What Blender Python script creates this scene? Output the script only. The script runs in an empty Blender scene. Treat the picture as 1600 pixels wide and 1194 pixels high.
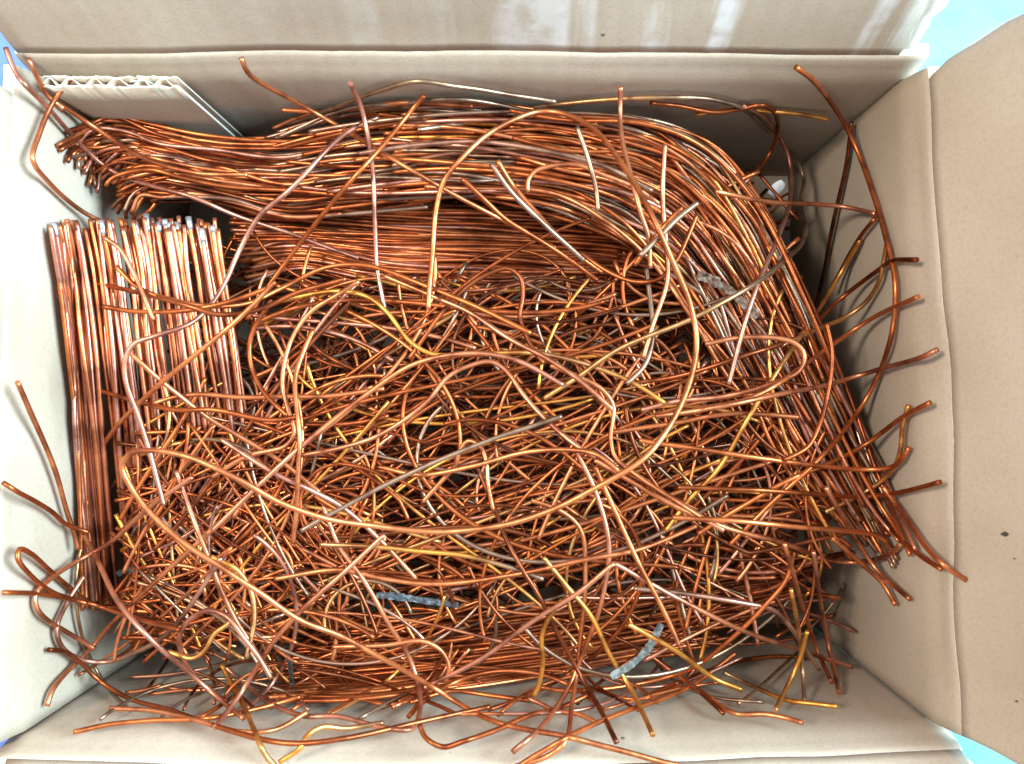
import bpy, math, random
import numpy as np
from mathutils import Vector, Euler

random.seed(11)
rng = np.random.default_rng(11)
scene = bpy.context.scene
C = scene.collection

# ------------------------------------------------------------------ camera
RIM = 0.150                     # height of the box rim (metres)
CAMZ = RIM + 0.29
FPX = 1386.0                    # focal length in photo pixels (1600 wide)
cam_d = bpy.data.cameras.new('camera')
cam = bpy.data.objects.new('camera', cam_d)
C.objects.link(cam)
cam.location = (0, 0, CAMZ)
cam.rotation_euler = (math.radians(0.95), math.radians(1.07), 0)
cam_d.sensor_width = 36.0
cam_d.lens = 36.0 * FPX / 1600.0
cam_d.clip_start = 0.01
cam_d.clip_end = 50
cam_d.dof.use_dof = True
cam_d.dof.focus_distance = 0.335
cam_d.dof.aperture_fstop = 16.0
scene.camera = cam
ROT = np.array(Euler((math.radians(0.95), math.radians(1.07), 0)).to_matrix())

# ------------------------------------------------------------------ world, lamps, exposure
world = bpy.data.worlds.new('World')
scene.world = world
world.use_nodes = True
wbg = world.node_tree.nodes['Background']
wbg.inputs['Color'].default_value = (0.70, 0.82, 1.0, 1)
wbg.inputs['Strength'].default_value = 0.50

def area(name, loc, target, size, power, col):
    ld = bpy.data.lights.new(name, 'AREA')
    ld.shape = 'RECTANGLE'
    ld.size, ld.size_y = size
    ld.energy = power
    ld.color = col
    o = bpy.data.objects.new(name, ld)
    C.objects.link(o)
    o.location = loc
    o.rotation_euler = (Vector(target) - Vector(loc)).to_track_quat('-Z', 'Y').to_euler()
    return o

area('window_light', (0.60, 0.12, 0.66), (-0.14, 0.0, 0.10), (0.40, 0.40), 22.0, (0.57, 0.82, 1.0))
area('room_lamp', (-0.37, 0.12, 0.85), (0.08, 0.0, 0.10), (0.12, 0.12), 4.3, (1.0, 0.95, 0.87))

scene.view_settings.view_transform = 'Standard'
scene.view_settings.look = 'None'
scene.view_settings.exposure = 0.90
scene.view_settings.gamma = 1.0
scene.view_settings.use_curve_mapping = False
scene.cycles.max_bounces = 10
scene.cycles.glossy_bounces = 6
scene.cycles.diffuse_bounces = 5
scene.cycles.sample_clamp_indirect = 6.0

# ------------------------------------------------------------------ helpers
def ray(px, py):
    d = np.stack([(np.asarray(px, float) - 800) / FPX, -(np.asarray(py, float) - 597) / FPX,
                  -np.ones_like(np.asarray(px, float))], -1)
    return d @ ROT.T

def unproj(px, py, z):
    """a point of the photograph at a chosen real height z"""
    d = ray(px, py)
    t = (np.asarray(z, float) - CAMZ) / d[..., 2]
    return np.array([0, 0, CAMZ]) + d * t[..., None]

def on_plane(px, py, p0, n):
    d = ray(px, py)
    o = np.array([0, 0, CAMZ])
    t = ((p0 - o) @ n) / (d @ n)
    return o + d * t[..., None]

def set_props(o, label=None, cat=None, group=None, kind=None):
    if label: o['label'] = label
    if cat: o['category'] = cat
    if group: o['group'] = group
    if kind: o['kind'] = kind
    return o

def empty(name, loc, label, cat, group=None):
    o = bpy.data.objects.new(name, None)
    C.objects.link(o)
    o.location = loc
    o.empty_display_size = 0.01
    return set_props(o, label, cat, group)

def mesh_obj(name, verts, faces, mats, parent=None, fm=None, smooth=False, centre=True, attr=None):
    verts = np.asarray(verts, float)
    c = verts.mean(0) if centre else np.zeros(3)
    me = bpy.data.meshes.new(name)
    me.from_pydata((verts - c).tolist(), [], faces if isinstance(faces, list) else faces.tolist())
    for m in (mats if isinstance(mats, (list, tuple)) else [mats]):
        me.materials.append(m)
    if fm is not None:
        me.polygons.foreach_set('material_index', np.asarray(fm, np.int32))
    if smooth is not False:
        s = np.ones(len(me.polygons), bool) if smooth is True else np.asarray(smooth, bool)
        me.polygons.foreach_set('use_smooth', s)
    if attr is not None:
        for k, v in attr.items():
            a = me.attributes.new(k, 'FLOAT', 'POINT')
            a.data.foreach_set('value', np.asarray(v, np.float32))
    me.update()
    o = bpy.data.objects.new(name, me)
    C.objects.link(o)
    o.location = c
    if parent is not None:
        o.parent = parent
        o.location = Vector(c) - parent.location
    return o

# ------------------------------------------------------------------ materials
def new_mat(name):
    m = bpy.data.materials.new(name)
    m.use_nodes = True
    nt = m.node_tree
    return m, nt, nt.nodes, nt.links, nt.nodes['Principled BSDF']

def ramp(N, stops, interp='LINEAR'):
    r = N.new('ShaderNodeValToRGB')
    cr = r.color_ramp
    cr.interpolation = interp
    while len(cr.elements) < len(stops):
        cr.elements.new(0.5)
    for e, (p, c) in zip(cr.elements, stops):
        e.position = p
        e.color = (*c, 1) if len(c) == 3 else c
    return r

def copper_material():
    m, nt, N, L, b = new_mat('copper')
    at = N.new('ShaderNodeAttribute'); at.attribute_name = 'tone'
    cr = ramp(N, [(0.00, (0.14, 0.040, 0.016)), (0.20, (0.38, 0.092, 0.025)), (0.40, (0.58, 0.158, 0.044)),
                  (0.60, (0.61, 0.205, 0.080)), (0.72, (0.54, 0.235, 0.160)), (0.82, (0.37, 0.205, 0.130)),
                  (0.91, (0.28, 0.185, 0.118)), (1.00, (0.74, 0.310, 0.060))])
    tc = N.new('ShaderNodeTexCoord')
    no = N.new('ShaderNodeTexNoise'); no.inputs['Scale'].default_value = 90; no.inputs['Detail'].default_value = 4
    L.new(tc.outputs['Object'], no.inputs['Vector'])
    L.new(at.outputs['Fac'], cr.inputs['Fac'])
    # tarnish: patches of browner oxide along the wire
    tr = ramp(N, [(0.44, (0, 0, 0)), (0.64, (1, 1, 1))])
    L.new(no.outputs['Fac'], tr.inputs['Fac'])
    mx = N.new('ShaderNodeMixRGB'); mx.blend_type = 'MULTIPLY'
    mx.inputs['Color2'].default_value = (0.42, 0.34, 0.32, 1)
    L.new(tr.outputs['Color'], mx.inputs['Fac'])
    L.new(cr.outputs['Color'], mx.inputs['Color1'])
    L.new(mx.outputs['Color'], b.inputs['Base Color'])
    b.inputs['Metallic'].default_value = 0.86
    rr = N.new('ShaderNodeMapRange')
    rr.inputs['To Min'].default_value = 0.24; rr.inputs['To Max'].default_value = 0.52
    L.new(no.outputs['Fac'], rr.inputs['Value'])
    L.new(rr.outputs['Result'], b.inputs['Roughness'])
    n2 = N.new('ShaderNodeTexNoise'); n2.inputs['Scale'].default_value = 420; n2.inputs['Detail'].default_value = 3
    L.new(tc.outputs['Object'], n2.inputs['Vector'])
    bp = N.new('ShaderNodeBump'); bp.inputs['Strength'].default_value = 0.22; bp.inputs['Distance'].default_value = 0.0004
    L.new(n2.outputs['Fac'], bp.inputs['Height'])
    L.new(bp.outputs['Normal'], b.inputs['Normal'])
    return m

def simple_mat(name, col, rough=0.6, metal=0.0, noise=0.0, nscale=200, bump=0.0):
    m, nt, N, L, b = new_mat(name)
    b.inputs['Roughness'].default_value = rough
    b.inputs['Metallic'].default_value = metal
    tc = N.new('ShaderNodeTexCoord')
    no = N.new('ShaderNodeTexNoise'); no.inputs['Scale'].default_value = nscale; no.inputs['Detail'].default_value = 5
    L.new(tc.outputs['Object'], no.inputs['Vector'])
    c = np.array(col)
    cr = ramp(N, [(0.3, tuple(np.clip(c * (1 - noise), 0, 1))), (0.7, tuple(np.clip(c * (1 + noise), 0, 1)))])
    L.new(no.outputs['Fac'], cr.inputs['Fac'])
    L.new(cr.outputs['Color'], b.inputs['Base Color'])
    if bump:
        bp = N.new('ShaderNodeBump'); bp.inputs['Strength'].default_value = bump; bp.inputs['Distance'].default_value = 0.0005
        L.new(no.outputs['Fac'], bp.inputs['Height']); L.new(bp.outputs['Normal'], b.inputs['Normal'])
    return m

def cardboard_material(name, streak_axis=None, streak=0.0, flute=None, base=(0.40, 0.312, 0.225)):
    m, nt, N, L, b = new_mat(name)
    b.inputs['Roughness'].default_value = 0.78
    b.inputs['Specular IOR Level'].default_value = 0.35
    tc = N.new('ShaderNodeTexCoord')
    geo = N.new('ShaderNodeNewGeometry')
    n1 = N.new('ShaderNodeTexNoise'); n1.inputs['Scale'].default_value = 14; n1.inputs['Detail'].default_value = 6
    n2 = N.new('ShaderNodeTexNoise'); n2.inputs['Scale'].default_value = 950; n2.inputs['Detail'].default_value = 6
    for n in (n1, n2): L.new(geo.outputs['Position'], n.inputs['Vector'])
    c = np.array(base)
    c1 = ramp(N, [(0.30, tuple(c * (0.86, 0.84, 0.80))), (0.52, tuple(c)), (0.75, tuple(np.clip(c * (1.14, 1.16, 1.2), 0, 1)))])
    L.new(n1.outputs['Fac'], c1.inputs['Fac'])
    c2 = ramp(N, [(0.30, (0.80, 0.79, 0.77)), (0.55, (1, 1, 1)), (0.78, (1.0, 1.0, 1.0))])
    L.new(n2.outputs['Fac'], c2.inputs['Fac'])
    mx = N.new('ShaderNodeMixRGB'); mx.blend_type = 'MULTIPLY'; mx.inputs['Fac'].default_value = 0.55
    L.new(c1.outputs['Color'], mx.inputs['Color1']); L.new(c2.outputs['Color'], mx.inputs['Color2'])
    out = mx.outputs['Color']
    # dark specks of dirt
    vo = N.new('ShaderNodeTexVoronoi'); vo.inputs['Scale'].default_value = 75
    L.new(geo.outputs['Position'], vo.inputs['Vector'])
    sp = ramp(N, [(0.0, (1, 1, 1)), (0.035, (1, 1, 1)), (0.075, (0, 0, 0))])
    L.new(vo.outputs['Distance'], sp.inputs['Fac'])
    n3 = N.new('ShaderNodeTexNoise'); n3.inputs['Scale'].default_value = 33
    L.new(geo.outputs['Position'], n3.inputs['Vector'])
    sg = ramp(N, [(0.58, (0, 0, 0)), (0.66, (1, 1, 1))])
    L.new(n3.outputs['Fac'], sg.inputs['Fac'])
    ml = N.new('ShaderNodeMath'); ml.operation = 'MULTIPLY'
    L.new(sp.outputs['Color'], ml.inputs[0]); L.new(sg.outputs['Color'], ml.inputs[1])
    m3 = N.new('ShaderNodeMixRGB'); m3.inputs['Color2'].default_value = (0.10, 0.075, 0.05, 1)
    L.new(ml.outputs['Value'], m3.inputs['Fac']); L.new(out, m3.inputs['Color1'])
    out = m3.outputs['Color']
    if streak_axis is not None:
        # pale rubbed streaks running up the sheet
        mp = N.new('ShaderNodeMapping')
        mp.inputs['Scale'].default_value = streak_axis
        L.new(geo.outputs['Position'], mp.inputs['Vector'])
        n4 = N.new('ShaderNodeTexNoise'); n4.inputs['Scale'].default_value = 1.0; n4.inputs['Detail'].default_value = 4
        n4.inputs['Roughness'].default_value = 0.55
        L.new(mp.outputs['Vector'], n4.inputs['Vector'])
        s4 = ramp(N, [(0.50, (0, 0, 0)), (0.62, (1, 1, 1))])
        L.new(n4.outputs['Fac'], s4.inputs['Fac'])
        n4.inputs['Distortion'].default_value = 0.5
        sx = N.new('ShaderNodeSeparateXYZ'); L.new(geo.outputs['Position'], sx.inputs[0])
        mr = N.new('ShaderNodeMapRange'); mr.inputs['From Min'].default_value = -0.06; mr.inputs['From Max'].default_value = 0.05
        mr.inputs['To Max'].default_value = streak; mr.inputs['To Min'].default_value = streak * 0.15
        L.new(sx.outputs['X'], mr.inputs['Value'])
        n5 = N.new('ShaderNodeTexNoise'); n5.inputs['Scale'].default_value = 130; n5.inputs['Detail'].default_value = 6
        L.new(geo.outputs['Position'], n5.inputs['Vector'])
        s5 = ramp(N, [(0.36, (0.35, 0.35, 0.35)), (0.56, (1, 1, 1))])
        L.new(n5.outputs['Fac'], s5.inputs['Fac'])
        m5 = N.new('ShaderNodeMath'); m5.operation = 'MULTIPLY'
        L.new(s5.outputs['Color'], m5.inputs[0]); L.new(s4.outputs['Color'], m5.inputs[1])
        mf = N.new('ShaderNodeMath'); mf.operation = 'MULTIPLY'
        L.new(m5.outputs['Value'], mf.inputs[0]); L.new(mr.outputs['Result'], mf.inputs[1])
        m4 = N.new('ShaderNodeMixRGB'); m4.inputs['Color2'].default_value = (0.74, 0.74, 0.73, 1)
        L.new(mf.outputs['Value'], m4.inputs['Fac']); L.new(out, m4.inputs['Color1'])
        out = m4.outputs['Color']
    L.new(out, b.inputs['Base Color'])
    bp = N.new('ShaderNodeBump'); bp.inputs['Strength'].default_value = 0.10; bp.inputs['Distance'].default_value = 0.0003
    L.new(n2.outputs['Fac'], bp.inputs['Height'])
    # scuffs: a mid-size fibre relief, and the faint ridges of the fluting under the liner
    n6 = N.new('ShaderNodeTexNoise'); n6.inputs['Scale'].default_value = 70; n6.inputs['Detail'].default_value = 8
    n6.inputs['Roughness'].default_value = 0.7
    L.new(geo.outputs['Position'], n6.inputs['Vector'])
    b2 = N.new('ShaderNodeBump'); b2.inputs['Strength'].default_value = 0.22; b2.inputs['Distance'].default_value = 0.0007
    L.new(n6.outputs['Fac'], b2.inputs['Height']); L.new(bp.outputs['Normal'], b2.inputs['Normal'])
    last = b2
    if flute is not None:
        sp_ = N.new('ShaderNodeSeparateXYZ'); L.new(geo.outputs['Position'], sp_.inputs[0])
        k = N.new('ShaderNodeMath'); k.operation = 'MULTIPLY'; k.inputs[1].default_value = 2 * math.pi / 0.0074
        L.new(sp_.outputs[flute], k.inputs[0])
        sn = N.new('ShaderNodeMath'); sn.operation = 'SINE'; L.new(k.outputs[0], sn.inputs[0])
        b3 = N.new('ShaderNodeBump'); b3.inputs['Strength'].default_value = 0.10; b3.inputs['Distance'].default_value = 0.00022
        L.new(sn.outputs[0], b3.inputs['Height']); L.new(b2.outputs['Normal'], b3.inputs['Normal'])
        last = b3
    L.new(last.outputs['Normal'], b.inputs['Normal'])
    return m

COPPER = copper_material()
TIN = simple_mat('tinned_solder', (0.50, 0.51, 0.56), 0.34, 0.9, 0.15, 300, 0.3)
CARD = cardboard_material('kraft_cardboard')
CARD_BACK = cardboard_material('kraft_cardboard_rubbed', (55, 9, 4), 0.55, flute=0)
CARD_X = cardboard_material('kraft_cardboard_front_back', flute=0)
CARD_Y = cardboard_material('kraft_cardboard_sides', flute=1)
CARD_FLUTE = cardboard_material('kraft_fluting', base=(0.36, 0.27, 0.19))
EDGE = cardboard_material('cut_cardboard_edge', base=(0.82, 0.78, 0.70))  # pale raw edge, with bright light on it put into the colour
CARD_EDGE2 = cardboard_material('frayed_liner_edge', base=(0.55, 0.49, 0.42))
def flecked(name, dark, pale, scale=900):
    m, nt, N, L, b = new_mat(name)
    b.inputs['Roughness'].default_value = 0.7
    geo = N.new('ShaderNodeNewGeometry')
    no = N.new('ShaderNodeTexNoise'); no.inputs['Scale'].default_value = scale; no.inputs['Detail'].default_value = 5
    L.new(geo.outputs['Position'], no.inputs['Vector'])
    cr = ramp(N, [(0.50, dark), (0.60, pale)])
    L.new(no.outputs['Fac'], cr.inputs['Fac']); L.new(cr.outputs['Color'], b.inputs['Base Color'])
    return m
INS_GREY = flecked('grey_insulation', (0.020, 0.021, 0.022), (0.085, 0.088, 0.09), 500)
INS_TEAL = flecked('slate_insulation', (0.020, 0.024, 0.024), (0.05, 0.055, 0.055), 500)
INS_PALE = flecked('dusty_insulation', (0.06, 0.055, 0.045), (0.13, 0.12, 0.10), 500)
PAPER = flecked('brown_paper', (0.13, 0.075, 0.045), (0.24, 0.17, 0.125), 600)
WHITE = simple_mat('gap_light_white', (0.85, 0.90, 0.97), 0.3, 0, 0.03, 50)  # bright white in place of light coming through the corner gap
GREEN = simple_mat('green_plastic', (0.42, 0.62, 0.50), 0.45, 0, 0.1, 200)

def table_material():
    m, nt, N, L, b = new_mat('painted_table')
    geo = N.new('ShaderNodeNewGeometry')
    sx = N.new('ShaderNodeSeparateXYZ'); L.new(geo.outputs['Position'], sx.inputs[0])
    cr = ramp(N, [(0.0, (0.16, 0.27, 0.80)), (0.49, (0.16, 0.27, 0.80)), (0.51, (0.12, 0.62, 0.74)), (1.0, (0.12, 0.62, 0.74))])
    mr = N.new('ShaderNodeMapRange'); mr.inputs['From Min'].default_value = -1; mr.inputs['From Max'].default_value = 1
    L.new(sx.outputs['X'], mr.inputs['Value']); L.new(mr.outputs['Result'], cr.inputs['Fac'])
    no = N.new('ShaderNodeTexNoise'); no.inputs['Scale'].default_value = 60; no.inputs['Detail'].default_value = 6
    L.new(geo.outputs['Position'], no.inputs['Vector'])
    c2 = ramp(N, [(0.35, (0.72, 0.76, 0.80)), (0.62, (1, 1, 1))])
    L.new(no.outputs['Fac'], c2.inputs['Fac'])
    mx = N.new('ShaderNodeMixRGB'); mx.blend_type = 'MULTIPLY'; mx.inputs['Fac'].default_value = 0.8
    L.new(cr.outputs['Color'], mx.inputs['Color1']); L.new(c2.outputs['Color'], mx.inputs['Color2'])
    L.new(mx.outputs['Color'], b.inputs['Base Color'])
    b.inputs['Roughness'].default_value = 0.6
    return m

# ------------------------------------------------------------------ setting: the table
o = mesh_obj('table_surface', [(-1.2, -1.0, 0), (1.2, -1.0, 0), (1.2, 1.0, 0), (-1.2, 1.0, 0)], [[0, 1, 2, 3]], table_material(), centre=False)
set_props(o, kind='structure')

# ------------------------------------------------------------------ the cardboard box
FLOOR = 0.006
TH = 0.0038
BL = unproj(40, 100, RIM)[:2]; BR = unproj(1432, 104, RIM)[:2]
FR = unproj(1484, 1152, RIM)[:2]; FL = unproj(6, 1166, RIM)[:2]
box = empty('cardboard_box', (0, 0, 0.0), 'open brown cardboard box full of scrap copper wire, its flaps standing up', 'box')

def slab(name, inner, nrm, th, mats, parent):
    """closed sheet: inner grid (nu,nv,3), pushed th along nrm; the rim faces take material 1"""
    nu, nv, _ = inner.shape
    outer = inner + np.asarray(nrm) * th
    v = np.concatenate([inner.reshape(-1, 3), outer.reshape(-1, 3)])
    K = nu * nv
    idx = np.arange(K).reshape(nu, nv)
    q = np.stack([idx[:-1, :-1], idx[1:, :-1], idx[1:, 1:], idx[:-1, 1:]], -1).reshape(-1, 4)
    qo = q[:, ::-1] + K
    loop = np.concatenate([idx[:, 0], idx[-1, 1:], idx[-2::-1, -1], idx[0, -2:0:-1]])
    nx = np.roll(loop, -1)
    s = np.stack([nx, loop, loop + K, nx + K], -1)
    f = np.concatenate([q, qo, s])
    fm = np.r_[np.zeros(len(q)), np.zeros(len(qo)), np.ones(len(s))]
    sm = np.r_[np.ones(len(q)), np.ones(len(qo)), np.zeros(len(s))]
    return mesh_obj(name, v, f, mats, parent, fm, sm)

def smooth_noise(n, cells, amp):
    k = rng.normal(0, 1, cells + 3)
    x = np.linspace(0, cells, n)
    i = x.astype(int); t = x - i; t = t * t * (3 - 2 * t)
    return amp * (k[i] * (1 - t) + k[i + 1] * t)

def bulge2d(nu, nv, amp):
    b = sum(np.outer(smooth_noise(nu, c, 1), smooth_noise(nv, c2, 1)) for c, c2 in ((3, 2), (6, 3)))
    u = np.linspace(0, 1, nu); v = np.linspace(0, 1, nv)
    w = np.outer(np.sin(np.pi * u) ** 0.6, np.ones(nv))
    return amp * b * w

def out_normal(A, B):
    d = (B - A) / np.linalg.norm(B - A)
    n = np.array([d[1], -d[0]])
    if n @ ((A + B) / 2) < 0: n = -n
    return n, d

HINGE = {}
PROFILE = [(0.0, FLOOR - 0.004), (0.0, 0.04), (0.0, 0.08), (0.0, 0.11), (0.0, 0.132), (0.0003, 0.1385),
           (0.0012, 0.1415), (0.0018, 0.1445), (0.0026, 0.1480), (0.0036, 0.1500)]
def wall(side, A, B, bow, ext):
    n, d = out_normal(A, B)
    A2 = A - d * ext; B2 = B + d * ext
    nu = 48
    u = np.linspace(0, 1, nu)
    base = A2[None] + (B2 - A2)[None] * u[:, None]
    grid = np.zeros((nu, len(PROFILE), 3))
    bl = bulge2d(nu, len(PROFILE), 0.0006)
    wob = (smooth_noise(nu, 14, 0.0003) + smooth_noise(nu, 34, 0.00012)) * np.sin(np.pi * u) ** 0.4
    for j, (off, z) in enumerate(PROFILE):
        hf = (z / RIM) ** 1.5
        o_ = off + bow * np.sin(np.pi * u) * hf + bl[:, j] * (0.4 + 0.6 * hf) + wob * hf
        grid[:, j, :2] = base + n[None] * o_[:, None]
        grid[:, j, 2] = z + (smooth_noise(nu, 10, 0.00012) if j == len(PROFILE) - 1 else 0)
    if side in ('back', 'left'): pass
    HINGE[side] = (grid[:, -1].copy(), np.array([n[0], n[1], 0.0]), np.array([d[0], d[1], 0.0]))
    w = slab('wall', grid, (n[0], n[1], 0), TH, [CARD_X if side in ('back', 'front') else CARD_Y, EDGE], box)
    return w
wall('back', BL, BR, 0.0004, TH).name = 'back_wall'
wall('right', BR, FR, 0.0012, -0.0003).name = 'right_wall'
wall('front', FL, FR, 0.0042, TH).name = 'front_wall'
wall('left', BL, FL, 0.0010, -0.0003).name = 'left_wall'

# the floor of the box
cs = [np.r_[p + np.sign(p) * 0.0022, FLOOR] for p in (BL, FL, FR, BR)]
vv = [c + np.array([0, 0, 0]) for c in cs] + [c - np.array([0, 0, 0.004]) for c in cs]
mesh_obj('box_floor', vv, [[0, 1, 2, 3], [7, 6, 5, 4], [0, 4, 5, 1], [1, 5, 6, 2], [2, 6, 7, 3], [3, 7, 4, 0]], CARD, box)

FLAPS = {}
def flap(name, side, ang, L, e0, e1, mats, curl=0.0, torn=(0, 0)):
    """flap hinged on a wall's top edge, ang degrees above level; e0/e1: photo points along its two side edges"""
    H, n, d = HINGE[side]
    up = n * math.cos(math.radians(ang)) + np.array([0, 0, 1]) * math.sin(math.radians(ang))
    pn = np.cross(d, up); pn /= np.linalg.norm(pn)
    p0 = H[len(H) // 2]
    def edge(pts):
        p = on_plane(np.array([q[0] for q in pts], float), np.array([q[1] for q in pts], float), p0, pn)
        a = (p - H[0]) @ d; w = (p - p0) @ up
        o_ = np.argsort(w)
        return w[o_], a[o_]
    nw, na = 26, 48
    W = np.linspace(0, L, nw)
    def ext(e):
        w, a = e
        s = (a[-1] - a[-2]) / max(1e-6, (w[-1] - w[-2]))
        r = np.interp(W, w, a)
        far = W > w[-1]
        r[far] = a[-1] + np.clip(s, -0.6, 0.6) * (W[far] - w[-1])
        return r
    a0, a1 = ext(edge(e0)), ext(edge(e1))
    a0 = a0 + smooth_noise(nw, 16, 0.0004); a1 = a1 + smooth_noise(nw, 16, 0.0004)
    Hs = (H - H[0]) @ d
    grid = np.zeros((na, nw, 3))
    t = np.linspace(0, 1, na)
    for j in range(nw):
        a = a0[j] + (a1[j] - a0[j]) * t
        hx = np.stack([np.interp(a, Hs, H[:, k]) for k in range(3)], -1)
        line = H[0] + d * a[:, None]
        k = math.exp(-W[j] / 0.03)
        base = line * (1 - k) + hx * k
        base[:, 2] = RIM
        off = p0 - H[0]; off = off - d * (off @ d)
        base = base + off * (1 - k)
        base[:, 2] = RIM + 0.0002
        grid[:, j] = base + up * W[j] + pn * (curl * (W[j] / L) ** 2)
    bn = bulge2d(na, nw, 0.0007) * np.linspace(0, 1, nw)[None] ** 0.5
    outw = pn if pn[:2] @ n[:2] > 0 else -pn
    grid = grid + outw * bn[..., None]
    o = slab(name, grid, outw, TH * 0.9, mats, box)
    FLAPS[name] = (p0, pn, outw, o)
    for side_i, width in ((0, torn[0]), (-1, torn[1])):
        if not width: continue
        sgn = -1 if side_i == 0 else 1
        e = grid[side_i]
        ws = width * (1 + smooth_noise(nw, 18, 0.16 if width > 0.002 else 0.45))
        ws = np.maximum(ws, width * 0.25)
        g2 = np.zeros((nw, 3, 3))
        for j, f in enumerate((0, .5, 1)):
            g2[:, j] = e + d * (sgn * ws * f)[:, None] + outw * (0.0012 + 0.0010 * f)
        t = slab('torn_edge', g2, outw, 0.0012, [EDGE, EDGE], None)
        t.parent = o
        t.location = t.location - o.location
    return o

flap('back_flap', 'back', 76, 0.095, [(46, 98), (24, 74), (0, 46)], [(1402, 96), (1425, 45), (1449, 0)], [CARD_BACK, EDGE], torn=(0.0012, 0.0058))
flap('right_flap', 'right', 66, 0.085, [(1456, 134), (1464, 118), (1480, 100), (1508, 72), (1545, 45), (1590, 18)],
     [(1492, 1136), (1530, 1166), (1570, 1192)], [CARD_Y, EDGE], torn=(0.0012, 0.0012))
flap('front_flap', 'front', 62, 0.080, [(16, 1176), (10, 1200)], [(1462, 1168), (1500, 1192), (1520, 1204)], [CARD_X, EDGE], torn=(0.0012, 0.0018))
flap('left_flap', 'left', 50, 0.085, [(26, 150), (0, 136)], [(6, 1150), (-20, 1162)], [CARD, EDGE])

# small dark punctures in the right flap's liner
PIT = simple_mat('torn_pit', (0.05, 0.035, 0.025), 0.9, 0, 0.3, 900)
p0_, pn_, ow_, fo_ = FLAPS['right_flap']
for (qx, qy, qs) in ((1570, 835, 5.5), (1588, 1096, 2.6), (1564, 1104, 3.2), (1585, 873, 2.0)):
    a_ = np.linspace(0, 2 * np.pi, 9)[:-1]
    rad_ = qs * rng.uniform(0.6, 1.2, 8)
    ring = on_plane(qx + np.cos(a_) * rad_ * 1.2, qy - np.sin(a_) * rad_ * 0.7, p0_ - ow_ * 0.0012, pn_)
    vv = np.vstack([ring, ring + ow_ * 0.0012])
    pit = mesh_obj('puncture', vv, [list(range(8))] + [[k_, (k_ + 1) % 8, 8 + (k_ + 1) % 8, 8 + k_] for k_ in range(8)], PIT)
    pit.parent = fo_
    pit.location = pit.location - fo_.location

# ------------------------------------------------------------------ inner corrugated flap in the back corner
ins = empty('corrugated_panel', (0, 0, FLOOR), 'corrugated cardboard panel with slanted cut end and open fluted top, against back wall', 'cardboard panel')
yb = BL[1] - 0.0030                      # its back face
yf = yb - 0.0036
pn = np.array([0, 1.0, 0])
top = on_plane(np.array([66., 300., 378., 400.]), np.array([136., 137., 219., 245.]), np.array([0, yf, 0]), pn)
def panel_top(x):
    return np.interp(x, top[:, 0], top[:, 2])
xs = np.unique(np.r_[np.linspace(top[0, 0], top[1, 0], 40), np.linspace(top[1, 0], top[3, 0], 16)])
def liner(name, y, th):
    zt_ = panel_top(xs) + rng.normal(0, 0.00045, len(xs))
    g = np.zeros((len(xs), 4, 3))
    for j, f in enumerate((0, .5, .9, 1)):
        g[:, j, 0] = xs; g[:, j, 1] = y + smooth_noise(len(xs), 5, 0.00015)
        g[:, j, 2] = FLOOR + (zt_ - FLOOR) * f
    return slab(name, g, (0, 1, 0), th, [CARD, CARD_EDGE2], ins)
liner('front_liner', yf, 0.0005)
liner('back_liner', yb - 0.0005, 0.0005)
xf = np.linspace(top[0, 0], top[3, 0], 200)
g = np.zeros((200, 3, 3))
wav = np.sin((xf - xf[0]) / 0.0076 * 2 * np.pi + smooth_noise(200, 6, 0.5))
for j, f in enumerate((0, .8, 1)):
    g[:, j, 0] = xf
    g[:, j, 1] = (yf + yb) / 2 - 0.0001 + 0.00115 * np.clip(wav * 1.2, -1, 1)
    g[:, j, 2] = FLOOR + (panel_top(xf) - 0.0004 - FLOOR) * f
slab('fluting', g, (0, 1, 0), 0.0004, [CARD_FLUTE, CARD_EDGE2], ins)

# ------------------------------------------------------------------ wires: geometry core
R0 = 0.00083                       # wire radius
def catmull(P, step):
    P = np.asarray(P, float)
    if len(P) == 2:
        P = np.stack([P[0], P[0] * .67 + P[1] * .33, P[0] * .33 + P[1] * .67, P[1]])
    Q = np.vstack([2 * P[0] - P[1], P, 2 * P[-1] - P[-2]])
    out = []
    for i in range(1, len(Q) - 2):
        p0, p1, p2, p3 = Q[i - 1], Q[i], Q[i + 1], Q[i + 2]
        tj = [0]
        for a, b_ in ((p0, p1), (p1, p2), (p2, p3)):
            tj.append(tj[-1] + max(1e-6, np.linalg.norm((b_ - a)[:2])) ** 0.5)
        n = max(2, int(np.linalg.norm((p2 - p1)[:2]) / step))
        t = np.linspace(tj[1], tj[2], n, endpoint=False)[:, None]
        A1 = (tj[1] - t) / (tj[1] - tj[0]) * p0 + (t - tj[0]) / (tj[1] - tj[0]) * p1
        A2 = (tj[2] - t) / (tj[2] - tj[1]) * p1 + (t - tj[1]) / (tj[2] - tj[1]) * p2
        A3 = (tj[3] - t) / (tj[3] - tj[2]) * p2 + (t - tj[2]) / (tj[3] - tj[2]) * p3
        B1 = (tj[2] - t) / (tj[2] - tj[0]) * A1 + (t - tj[0]) / (tj[2] - tj[0]) * A2
        B2 = (tj[3] - t) / (tj[3] - tj[1]) * A2 + (t - tj[1]) / (tj[3] - tj[1]) * A3
        out.append((tj[2] - t) / (tj[2] - tj[1]) * B1 + (t - tj[1]) / (tj[2] - tj[1]) * B2)
    out.append(P[-1][None])
    return np.vstack(out)

def gsmooth(a, s):
    if s < 0.3: return a
    k = int(3 * s) + 1
    x = np.arange(-k, k + 1); w = np.exp(-x * x / (2 * s * s)); w /= w.sum()
    return np.convolve(np.pad(a, k, mode='edge'), w, 'valid')

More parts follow.
